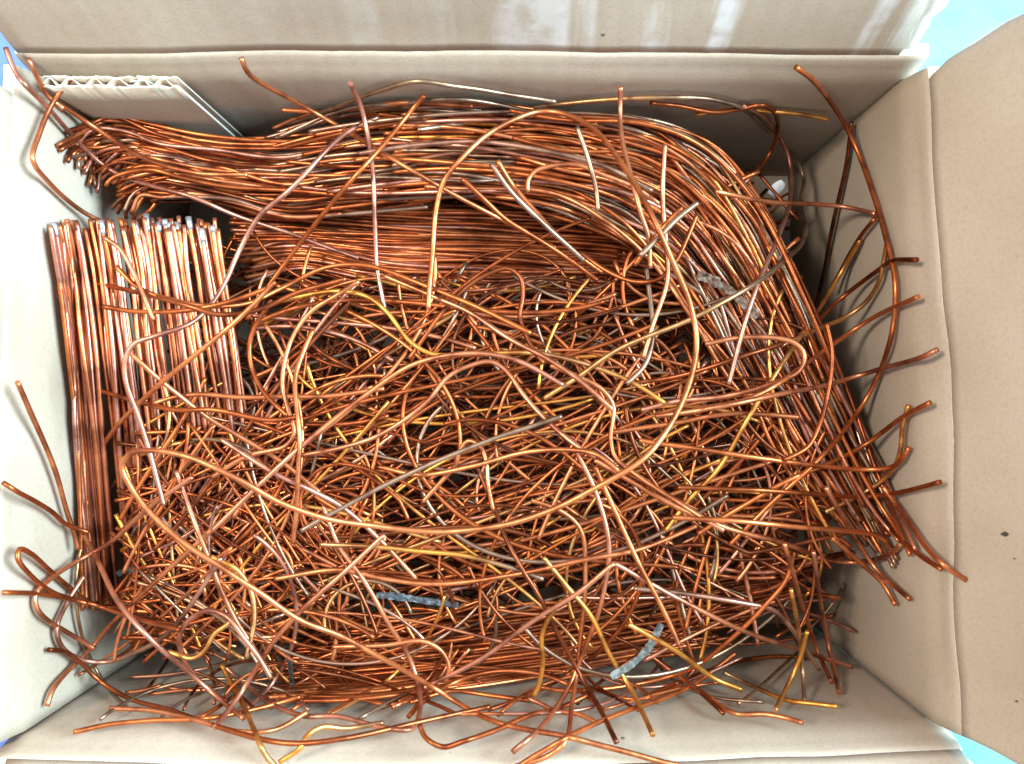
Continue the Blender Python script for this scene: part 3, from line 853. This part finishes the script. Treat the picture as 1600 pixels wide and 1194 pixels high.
# ------------------------------------------------------------------ loose wires on top, one by one
# (label, tone, thickness, lift above the heap in mm along the wire, points in the photograph)
TOP = [
 ('bare copper wire standing up against the lavender gap in the back left corner', 'p', 1.0, (18, 6, 2), [(7, 74), (27, 118), (74, 169), (169, 263), (304, 310), (371, 338), (472, 371), (560, 405)]),
 ('short copper wire end poking over the corrugated panel beside the bent wire', 'p', 1.0, (20, 12), [(44, 91), (58, 122), (74, 150), (100, 172)]),
 ('bent copper wire drooping down the left wall below the corrugated panel', 'm', 1.0, (22, 16, 4), [(111, 121), (81, 162), (61, 209), (51, 250), (78, 287), (125, 327), (160, 348)]),
 ('shiny copper wire crossing diagonally over the hooked fanned ends', 'm', 1.0, (14, 8, 3), [(91, 162), (150, 200), (223, 246), (304, 270), (388, 273)]),
 ('copper wire with dark charred tip reaching up to the back rim', 'm', 1.0, (24, 14, 5, 3), [(375, 91), (388, 115), (460, 158), (537, 202), (610, 246), (682, 290), (793, 348), (868, 388)]),
 ('thin copper wire nearly upright in the photo crossing the back sweep', 'p', 1.05, (26, 16, 8, 4), [(550, 127), (567, 175), (581, 253), (586, 340), (590, 420), (602, 490)]),
 ('straight copper wire slanting from the back wall down toward the left bundle', 'c', 1.1, (24, 16, 8, 4), [(663, 148), (597, 229), (530, 304), (470, 380), (425, 440), (385, 500)]),
 ('long pale wire sweeping over the left bundle and down its length', 'p', 1.2, (16, 26, 24, 16, 8), [(592, 183), (540, 209), (456, 294), (405, 338), (371, 398), (354, 437), (331, 474), (297, 505), (243, 525), (209, 538), (196, 565), (198, 600), (216, 650), (233, 704), (256, 790)]),
 ('flaky tan coated wire arching highest along the back wall', 'g', 1.1, (8, 10, 6), [(430, 200), (480, 184), (530, 165), (584, 145), (645, 128), (716, 135), (800, 148), (868, 160)]),
 ('blunt copper wire end pointing left under the arching tan wire', 'c', 1.1, (6, 5, 3), [(440, 172), (520, 178), (600, 182), (700, 178), (800, 186), (900, 204)]),
 ('copper wire with blunt end pointing left above the back sweep', 'm', 1.15, (4, 5, 3), [(428, 200), (480, 180), (560, 168), (650, 160), (740, 166)]),
 ('greyish wire bowed along the top of the back sweep', 'g', 1.1, (4, 6, 3), [(560, 240), (660, 226), (760, 222), (860, 238), (950, 262), (1020, 300)]),
 ('thick flattened copper strip pointing up left beside another strip', 'o', 1.5, (12, 9, 5), [(722, 280), (760, 315), (793, 344), (878, 398), (935, 440)]),
 ('thick flattened copper strip right of its twin strip', 'c', 1.6, (14, 10, 5), [(776, 252), (800, 290), (840, 335), (893, 390), (940, 425)]),
 ('thin copper strip lying against the right strip', 'g', 1.3, (10, 8, 4), [(766, 258), (800, 302), (850, 350), (915, 408)]),
 ('copper wire curling into a small arch right of the strips', 'm', 1.0, (6, 10, 5), [(826, 300), (826, 282), (836, 268), (861, 260), (901, 258), (935, 270), (992, 293), (1030, 318)]),
 ('copper wire standing nearly upright in the photo near the back wall middle', 'p', 1.15, (26, 16, 8), [(970, 137), (970, 202), (982, 263), (1000, 330), (1013, 371), (1015, 420)]),
 ('short blunt grey wire stub leaning beside the big loop top', 'g', 1.0, (12, 6), [(902, 198), (915, 235), (930, 290), (935, 330)]),
 ('long dull wire running along the back wall, looping right and returning to the centre', 'g', 1.15, (12, 14, 18, 24, 22, 14), [(652, 203), (732, 192), (817, 172), (884, 162), (969, 155), (1070, 153), (1120, 157), (1165, 172), (1205, 209), (1239, 243), (1256, 280), (1250, 312), (1259, 351), (1252, 381), (1229, 404), (1195, 432), (1127, 474), (1060, 508), (969, 545), (905, 588), (850, 623)]),
 ('dark copper wire bending over a sharp hump near the back right corner', 'o', 1.0, (14, 16, 6), [(1018, 160), (1060, 165), (1117, 175), (1160, 170), (1195, 165), (1214, 182), (1208, 229), (1171, 280), (1150, 305)]),
 ('thin golden wire tip pointing right toward the back right corner', 'y', 0.9, (8, 12), [(1086, 178), (1150, 172), (1215, 175), (1260, 180), (1296, 186)]),
 ('pinkish wire descending from the hump along the right of the sweep', 'p', 1.1, (16, 16, 8), [(1160, 165), (1195, 185), (1222, 222), (1235, 262), (1233, 320), (1215, 372), (1185, 440), (1160, 520), (1140, 600)]),
 ('long copper wire arcing high beside the right wall', 'c', 1.2, (32, 34, 30, 18, 6), [(1242, 106), (1269, 125), (1306, 172), (1337, 229), (1364, 304), (1387, 381), (1399, 440), (1398, 490), (1387, 545), (1357, 616), (1310, 683), (1276, 721), (1200, 792), (1140, 850)]),
 ('copper wire sticking straight out toward the right wall', 'm', 1.0, (10, 18, 22), [(1120, 300), (1208, 316), (1260, 318), (1323, 324), (1367, 334)]),
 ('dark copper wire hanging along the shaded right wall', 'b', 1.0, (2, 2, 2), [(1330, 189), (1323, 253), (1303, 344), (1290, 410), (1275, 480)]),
 ('small copper wire end curving away from the arcing wire', 'o', 1.0, (10, 8, 4), [(1367, 341), (1347, 365), (1327, 398), (1300, 450)]),
 ('golden glinting wire curving against the arcing wire', 'y', 0.95, (16, 14, 8), [(1386, 375), (1382, 405), (1374, 440), (1354, 471), (1323, 494), (1286, 511), (1220, 540)]),
 ('long straight golden wire slanting across the right side sweep', 'y', 1.15, (14, 14, 12, 8), [(1345, 375), (1330, 400), (1283, 478), (1246, 532), (1175, 643), (1121, 734), (1074, 785), (1040, 830)]),
 ('copper wire hooked back in a smooth tight bend over the right sweep', 'p', 1.1, (12, 14, 14, 10), [(1100, 540), (1154, 528), (1212, 528), (1244, 537), (1258, 555), (1249, 579), (1205, 599), (1127, 619), (1060, 626), (1000, 640)]),
 ('copper wire tip pointing up right above the hooked wire', 'm', 1.1, (18, 14, 8, 4), [(1435, 464), (1370, 494), (1310, 532), (1259, 569), (1212, 602), (1161, 626), (1080, 640)]),
 ('pale copper wire tip nearly touching the right wall at mid height', 'm', 1.1, (16, 14, 8, 4), [(1465, 545), (1438, 559), (1381, 575), (1290, 602), (1205, 619), (1100, 640), (1020, 650)]),
 ('brown copper wire tip crossing the arcing wire on the right', 'b', 1.0, (14, 12, 8, 4), [(1432, 408), (1395, 408), (1370, 424), (1313, 467), (1249, 525), (1150, 560), (1060, 588), (980, 600)]),
 ('copper wire with flattened pale end over the right centre', 'm', 1.1, (6, 8, 9), [(960, 675), (1060, 660), (1110, 650), (1154, 646), (1195, 648), (1249, 652)]),
 ('copper wire tip with orange end leaning on the right wall', 'c', 1.1, (14, 12, 8, 4), [(1453, 628), (1414, 650), (1347, 697), (1290, 726), (1229, 751), (1144, 800), (1090, 835)]),
 ('thin bent golden wire between two right wall tips', 'y', 0.9, (12, 10, 5), [(1419, 631), (1410, 670), (1408, 700), (1397, 731), (1370, 757), (1340, 775), (1290, 800)]),
 ('dark copper wire tip touching the right wall low down', 'o', 1.0, (12, 8, 5, 3), [(1467, 754), (1397, 771), (1340, 776), (1229, 768), (1150, 765), (1060, 761)]),
 ('copper wire running level across the lower right heap', 'c', 1.0, (6, 6, 8), [(1000, 690), (1060, 697), (1195, 717), (1280, 728), (1347, 734), (1400, 728), (1420, 700)]),
 ('wavy copper wire falling through the right sweep', 'o', 0.95, (8, 9, 5), [(1290, 505), (1300, 550), (1295, 610), (1280, 665), (1262, 698), (1225, 718)]),
 ('long copper wire crossing the lower right and bending toward the front wall', 'c', 1.1, (10, 12, 10, 8), [(1242, 862), (1229, 905), (1195, 946), (1151, 990), (1094, 1037), (1060, 1052), (1002, 1067), (935, 1077), (870, 1078), (844, 1074)]),
 ('thick copper wire sagging in a wide curve at lower right', 'm', 1.25, (10, 12, 10), [(930, 720), (1000, 760), (1060, 794), (1127, 821), (1229, 851), (1296, 875), (1347, 878), (1390, 866), (1408, 848)]),
 ('straight orange copper wire with hooked tip at lower right', 'c', 1.1, (10, 12, 12), [(1050, 808), (1127, 813), (1230, 822), (1330, 831), (1372, 838), (1386, 848)]),
 ('straight copper wire pointing down to the front right corner', 'm', 1.1, (10, 12, 14), [(1225, 850), (1240, 900), (1258, 960), (1276, 1013), (1300, 1066)]),
 ('straight copper wire tip nearest the front right corner', 'p', 1.1, (10, 12, 16), [(1272, 860), (1280, 930), (1296, 1013), (1312, 1083)]),
 ('copper wire curving over and dropping toward the front right', 'p', 1.1, (8, 10, 12), [(990, 920), (1060, 926), (1161, 942), (1208, 953), (1235, 980), (1258, 1015), (1280, 1047)]),
 ('long pinkish wire with cut end above the front right wall', 'p', 1.15, (8, 10, 14), [(960, 880), (1060, 936), (1161, 986), (1262, 1020), (1331, 1043)]),
 ('golden wire with pale cut end over the front wall', 'y', 1.3, (8, 10, 14), [(980, 975), (1030, 1002), (1060, 1020), (1090, 1042), (1120, 1062), (1160, 1078)]),
 ('copper wire kinked sideways low along the front right wall', 'm', 1.1, (6, 6, 6), [(1010, 1020), (1060, 1056), (1110, 1092), (1148, 1114), (1195, 1116), (1225, 1122), (1254, 1131)]),
 ('thin golden tipped wire lying along the front right wall', 'y', 0.9, (4, 5, 5), [(1130, 1050), (1188, 1077), (1229, 1094), (1270, 1100), (1308, 1104)]),
 ('golden wire dropping steeply into the front right corner', 'y', 0.9, (10, 8, 4), [(1235, 920), (1248, 985), (1254, 1040), (1258, 1095)]),
 ('thin ochre wire standing beside the golden front right wire', 'y', 0.9, (8, 6, 3), [(1262, 985), (1250, 1030), (1230, 1075), (1212, 1112)]),
 ('copper wire stub ending in the lower right wall shade', 'm', 1.0, (8, 10, 12), [(1290, 760), (1330, 830), (1370, 890), (1422, 938)]),
 ('copper wire tip reaching past the right sweep bottom', 'c', 1.1, (10, 14, 16), [(1380, 760), (1420, 815), (1450, 860), (1478, 886), (1511, 906)]),
 ('long coppery wire parallel to the right sweep bottom tip', 'o', 1.0, (8, 12, 14), [(1350, 780), (1400, 835), (1440, 870), (1472, 890)]),
 ('copper wire end pointing down right in the corner shade', 'c', 1.0, (8, 9, 12), [(1300, 840), (1345, 880), (1378, 910), (1400, 945)]),
 ('short white glinting wire piece lying across the front wires', 'p', 1.0, (10, 12, 10), [(824, 1091), (845, 1100), (867, 1111), (901, 1115), (932, 1128)]),
 ('copper wire with curled end behind the white glinting piece', 'c', 1.0, (6, 8, 8), [(640, 1098), (690, 1082), (710, 1080), (770, 1088), (827, 1094)]),
 ('crooked golden wire zigzagging down to the front wires', 'y', 1.1, (10, 12, 12), [(879, 936), (857, 966), (846, 996), (848, 1030), (842, 1071), (834, 1089)]),
 ('long mauve wire curving down to the front wall', 'p', 1.2, (8, 14, 16, 16), [(900, 700), (935, 780), (952, 855), (942, 929), (921, 996), (888, 1074), (847, 1135), (802, 1174)]),
 ('straight copper wire leaning down right in the lower centre', 'c', 1.15, (8, 12, 12), [(930, 730), (959, 794), (1002, 888), (1036, 953), (1062, 1010)]),
 ('copper wire arching over then falling straight toward the front wall', 'm', 1.05, (6, 10, 12, 14), [(830, 780), (884, 804), (908, 831), (915, 895), (908, 996), (894, 1098), (884, 1158), (855, 1182), (800, 1200)]),
 ('copper wire swinging in a long loop that rests on the front wall', 'p', 1.2, (8, 16, 20, 14, 8), [(505, 790), (530, 855), (570, 909), (608, 976), (638, 1023), (655, 1081), (655, 1118), (645, 1138), (598, 1137), (530, 1120), (472, 1118), (422, 1098), (388, 1074), (350, 1040)]),
 ('dark copper wire hanging in a loop low on the front wall', 'o', 1.0, (4, 6, 8), [(655, 1131), (665, 1152), (692, 1167), (726, 1158), (773, 1142), (834, 1115), (867, 1108), (920, 1085)]),
 ('copper wire bowed across the front wall at the bottom middle', 'c', 1.05, (8, 8, 8), [(1150, 1020), (1070, 1077), (969, 1115), (901, 1145), (834, 1182), (800, 1205)]),
 ('long dark mauve wire slanting down through the lower middle', 'b', 1.05, (6, 10, 10, 12), [(745, 730), (773, 794), (786, 831), (817, 892), (840, 929), (867, 983), (901, 1044), (935, 1104), (965, 1162)]),
 ('straight golden wire pointing at the front wall middle', 'y', 1.0, (6, 10, 14), [(850, 870), (881, 910), (921, 959), (955, 1027), (992, 1088), (1020, 1148)]),
 ('copper wire bent into a small upright hairpin at the centre', 'm', 1.1, (4, 12, 6), [(660, 785), (690, 752), (712, 727), (719, 704), (732, 689), (749, 697), (759, 721), (763, 758), (773, 800)]),
 ('copper wire peaking in a soft arch above the hairpin', 'p', 1.1, (6, 14, 12, 6), [(470, 712), (530, 700), (597, 677), (665, 629), (699, 589), (732, 572), (766, 565), (790, 579), (817, 616), (851, 653), (901, 697), (930, 716)]),
 ('golden S shaped wire running level across the centre', 'y', 1.1, (8, 12, 10, 8), [(440, 470), (530, 455), (574, 464), (604, 488), (638, 532), (672, 552), (716, 555), (766, 552), (834, 552), (901, 565), (969, 589), (1002, 606), (1040, 630)]),
 ('copper wire waving in an S down the right of centre', 'm', 1.15, (8, 12, 12, 8), [(860, 570), (905, 589), (942, 609), (959, 636), (954, 687), (962, 717), (996, 744), (1070, 791), (1130, 830)]),
 ('copper wire arching sharply over and down at the upper centre', 'o', 1.1, (6, 12, 8), [(640, 560), (690, 490), (733, 446), (766, 427), (793, 420), (813, 434), (817, 467), (813, 494), (827, 535), (850, 570)]),
 ('straight copper wire slanting right through the upper centre', 'm', 1.1, (8, 10, 8), [(600, 430), (672, 461), (733, 488), (800, 532), (851, 559), (901, 592), (960, 640)]),
 ('copper wire bowing over the upper centre toward the left bundle', 'c', 1.1, (8, 12, 14, 10), [(830, 520), (740, 478), (665, 447), (608, 424), (570, 415), (510, 418), (439, 451), (388, 474), (338, 479), (287, 473), (219, 451), (182, 417)]),
 ('brown copper wire crossing the left bundle with its end pointing left', 'o', 1.1, (10, 10, 8), [(125, 437), (202, 454), (270, 471), (304, 481), (338, 491), (405, 484), (470, 455), (540, 436)]),
 ('copper wire lying level across the left bundle', 'c', 1.0, (6, 7, 5), [(162, 480), (219, 488), (287, 486), (350, 474), (420, 450)]),
 ('short pink wire lying on the upper left bundle', 'p', 1.0, (6, 6, 3), [(162, 370), (186, 388), (205, 420), (222, 456), (240, 500)]),
 ('long copper wire sweeping diagonally down the left bundle', 'c', 1.2, (10, 14, 12, 8), [(430, 440), (398, 474), (354, 515), (287, 569), (219, 629), (169, 684), (142, 737), (135, 800), (142, 850)]),
 ('straight copper wire slanting down right across the left bundle', 'm', 1.1, (6, 8, 6), [(206, 555), (256, 599), (321, 650), (371, 680), (440, 722), (500, 770)]),
 ('brown copper wire with bent end pointing left over the bundle', 'o', 1.1, (8, 9, 7), [(128, 613), (142, 609), (202, 623), (270, 640), (338, 641), (422, 656), (470, 650)]),
 ('bright copper wire with pale cut end at mid left', 'm', 1.05, (8, 9, 8), [(238, 631), (270, 621), (310, 616), (371, 621), (440, 620), (506, 619), (600, 607)]),
 ('copper wire arching up then doubling back left of centre', 'p', 1.15, (8, 14, 14, 8), [(560, 440), (516, 467), (489, 484), (462, 518), (446, 562), (442, 602), (450, 640), (459, 677), (446, 697), (388, 712), (330, 745)]),
 ('white glinting wire standing left of centre', 'm', 1.15, (14, 18, 14), [(489, 515), (476, 545), (462, 589), (464, 636), (469, 687), (466, 737), (464, 790), (458, 850)]),
 ('copper wire rising outside the left wall rim', 'm', 1.1, (10, 8, 4), [(27, 596), (44, 636), (67, 687), (88, 741), (105, 800), (118, 840), (122, 860)]),
 ('copper wire end lying over the left rim', 'o', 1.05, (8, 6, 4), [(3, 753), (30, 770), (51, 781), (81, 800), (100, 818), (140, 835)]),
 ('copper wire running straight down right below the left bundle', 'p', 1.2, (8, 10, 8), [(345, 686), (422, 737), (489, 768), (540, 796), (600, 850), (650, 905)]),
 ('copper wire bowed like a C beside the left bundle', 'o', 1.05, (4, 6, 4), [(425, 470), (415, 484), (398, 511), (390, 542), (395, 579), (415, 616), (450, 650)]),
 ('narrow copper hairpin poking out over the left rim', 'o', 1.1, (6, 10, 10, 6), [(215, 952), (189, 949), (152, 946), (118, 926), (81, 895), (47, 865), (30, 858), (27, 872), (47, 899), (81, 926), (135, 942)]),
 ('copper wire rounding a wide bend near the left wall', 'm', 1.1, (10, 14, 14, 8), [(300, 745), (223, 801), (176, 845), (118, 878), (78, 905), (57, 926), (56, 946), (67, 963), (108, 990), (148, 1013)]),
 ('copper wire making a round loop in the front left corner', 'p', 1.15, (8, 12, 12, 10), [(132, 900), (105, 942), (89, 983), (98, 1013), (125, 1030), (169, 1034), (209, 1020), (250, 1000), (280, 970), (324, 905), (345, 870)]),
 ('straight copper wire with drooping end by the front left corner', 'm', 1.15, (8, 12, 12), [(345, 815), (283, 872), (189, 959), (128, 1027), (95, 1062), (82, 1080), (74, 1103)]),
 ('long copper wire sagging along the front wall from the left corner', 'o', 1.1, (10, 8, 6, 6), [(76, 1015), (100, 1018), (128, 1037), (152, 1061), (202, 1091), (270, 1111), (338, 1135), (405, 1155), (456, 1162), (540, 1154), (650, 1130), (766, 1105)]),
 ('copper wire with pale cut tip at the lower left of the front wall', 'm', 1.0, (5, 5, 5), [(172, 1108), (236, 1110), (304, 1124), (371, 1142), (430, 1140), (480, 1115)]),
 ('thin copper wire resting on the front left wall', 'c', 1.0, (3, 4, 5), [(115, 1144), (169, 1133), (236, 1126), (324, 1123), (400, 1108), (470, 1090)]),
 ('copper wire looping like a shepherd crook at lower left', 'p', 1.2, (10, 14, 12), [(354, 1098), (314, 1067), (287, 1030), (280, 996), (294, 970), (324, 954), (354, 963), (381, 996), (405, 1027), (425, 1060)]),
 ('straight bright pink wire crossing the front left corner', 'p', 1.2, (8, 14, 16), [(130, 835), (152, 875), (182, 936), (236, 1000), (294, 1050), (340, 1090), (381, 1123)]),
 ('bright straight wire running down through the lower left heap', 'p', 1.1, (8, 12, 10), [(275, 735), (297, 794), (321, 861), (354, 942), (405, 1027), (422, 1054)]),
 ('long copper wire slanting from lower centre to the front left wall', 'm', 1.2, (8, 14, 16), [(600, 835), (540, 892), (466, 959), (422, 1013), (371, 1091), (334, 1138)]),
 ('golden wire falling off the bottom edge at lower left', 'y', 1.2, (10, 14, 16), [(345, 1040), (375, 1091), (398, 1142), (415, 1180), (432, 1200)]),
 ('kinked golden wire rising from the front rim', 'y', 1.1, (14, 12, 8), [(436, 1190), (469, 1169), (480, 1150), (489, 1142), (506, 1135), (540, 1138), (600, 1128)]),
 ('copper wire tip pointing out over the left rim low down', 'o', 1.0, (8, 8, 5), [(3, 924), (67, 929), (135, 942), (202, 963), (280, 985)]),
 ('yellow crooked wire between the lower left loops', 'y', 1.0, (6, 10, 6), [(262, 1018), (300, 1028), (320, 1015), (335, 990), (356, 975), (372, 955)]),
 ('golden hooked wire over the pink wires at lower left', 'y', 1.15, (8, 14, 10), [(330, 870), (370, 890), (392, 925), (397, 965), (393, 995), (385, 1030)]),
 ('straight copper wire crossing level below the centre', 'c', 1.1, (8, 10, 8), [(590, 730), (660, 742), (740, 728), (830, 706), (900, 704), (935, 712), (965, 735)]),
 ('long copper wire bowed from lower left up to the centre', 'm', 1.1, (8, 10, 10, 8), [(330, 830), (400, 762), (480, 690), (560, 625), (640, 572), (720, 553), (800, 560), (880, 600)]),
 ('dull copper wire running from lower left to the upper right of centre', 'g', 1.1, (8, 8, 8), [(470, 830), (560, 780), (650, 735), (760, 690), (880, 650)]),
 ('copper wire lying level below the large loop bottom', 'c', 1.1, (6, 8, 8, 6), [(430, 905), (530, 890), (600, 905), (660, 912), (740, 908), (820, 895), (915, 875), (1000, 858), (1090, 820)]),
 ('golden wire bending level across the lower centre', 'y', 1.05, (6, 8, 6), [(500, 850), (560, 852), (640, 860), (720, 868), (790, 885), (850, 905)]),
 ('copper wire with tight bend hanging at lower centre', 'm', 1.05, (6, 9, 6), [(520, 1010), (600, 1008), (660, 1002), (690, 1018), (702, 1044), (696, 1065)]),
 ('long straight copper wire slanting up through the lower centre', 'm', 1.15, (8, 10, 8), [(660, 1075), (750, 1030), (840, 965), (905, 925), (960, 880)]),
 ('dull pale wire arched across the deep gap at upper right of centre', 'g', 1.2, (10, 8, 6), [(1010, 420), (1018, 480), (1020, 530), (1008, 570), (980, 600)]),
 ('copper wire dropping straight by the paper scrap', 'm', 1.1, (12, 10, 6), [(1040, 225), (1035, 300), (1040, 380), (1042, 440), (1020, 510), (1005, 560)]),
 ('copper wire curving from the strips under the big loop right side', 'o', 1.15, (6, 10, 10, 6), [(905, 395), (950, 425), (990, 440), (1030, 436), (1055, 410), (1075, 370), (1090, 335)]),
 ('blunt ended copper wire pointing up right over the sweep', 'o', 1.2, (16, 10, 5), [(1065, 325), (1045, 345), (1018, 380), (990, 415)]),
 ('blunt copper wire with bright round cut end pointing at the camera', 'g', 1.2, (18, 10, 5), [(1090, 316), (1060, 340), (1030, 370), (1000, 400)]),
 ('very long thick copper wire spiralling over the whole heap', 'm', 1.32, (16, 22, 40, 40, 40, 36, 22, 16, 10),
  [(1060, 1194), (1036, 1190), (901, 1155), (766, 1125), (658, 1064), (600, 1030), (530, 993), (470, 970), (405, 925), (344, 886), (283, 845), (233, 800), (203, 760), (190, 729), (203, 709), (243, 704), (304, 717), (371, 748), (440, 787), (500, 808), (581, 822), (648, 830), (719, 830), (786, 821), (857, 799), (920, 768), (969, 741), (1013, 710), (1050, 660), (1078, 596), (1088, 535), (1078, 474), (1052, 410), (1002, 304), (969, 253), (928, 202), (884, 179), (844, 174), (800, 189), (759, 213), (726, 243), (695, 280), (682, 324), (676, 398), (668, 482)]),
]
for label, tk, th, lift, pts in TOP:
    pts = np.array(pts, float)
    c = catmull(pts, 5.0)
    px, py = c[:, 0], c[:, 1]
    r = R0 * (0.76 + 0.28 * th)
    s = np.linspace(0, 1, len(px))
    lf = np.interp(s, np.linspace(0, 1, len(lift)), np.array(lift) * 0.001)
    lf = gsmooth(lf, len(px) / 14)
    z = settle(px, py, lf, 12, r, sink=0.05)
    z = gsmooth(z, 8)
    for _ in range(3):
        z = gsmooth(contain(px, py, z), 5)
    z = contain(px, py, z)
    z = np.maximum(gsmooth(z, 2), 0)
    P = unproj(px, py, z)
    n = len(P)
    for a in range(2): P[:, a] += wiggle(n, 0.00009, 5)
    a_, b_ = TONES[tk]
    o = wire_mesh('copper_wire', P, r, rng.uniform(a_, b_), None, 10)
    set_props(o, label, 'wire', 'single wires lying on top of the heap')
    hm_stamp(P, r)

g = on_plane(np.array([205., 228., 248., 240.]), np.array([128., 126., 145., 131.]), np.array([0, yf - 0.0004, 0]), pn)
gr = np.stack([np.stack([g[0], g[0] + [0, 0, .0008]]), np.stack([g[1], g[1] + [0, 0, .0010]]), np.stack([g[3], g[3] + [0, 0, .0008]]), np.stack([g[2], g[2] + [0.0004, 0, .0002]])])
set_props(slab('plastic_shred', gr, (0, -1, 0), 0.0003, [GREEN, GREEN], None), 'tiny green plastic shred caught on the corrugated panel top', 'plastic shred')
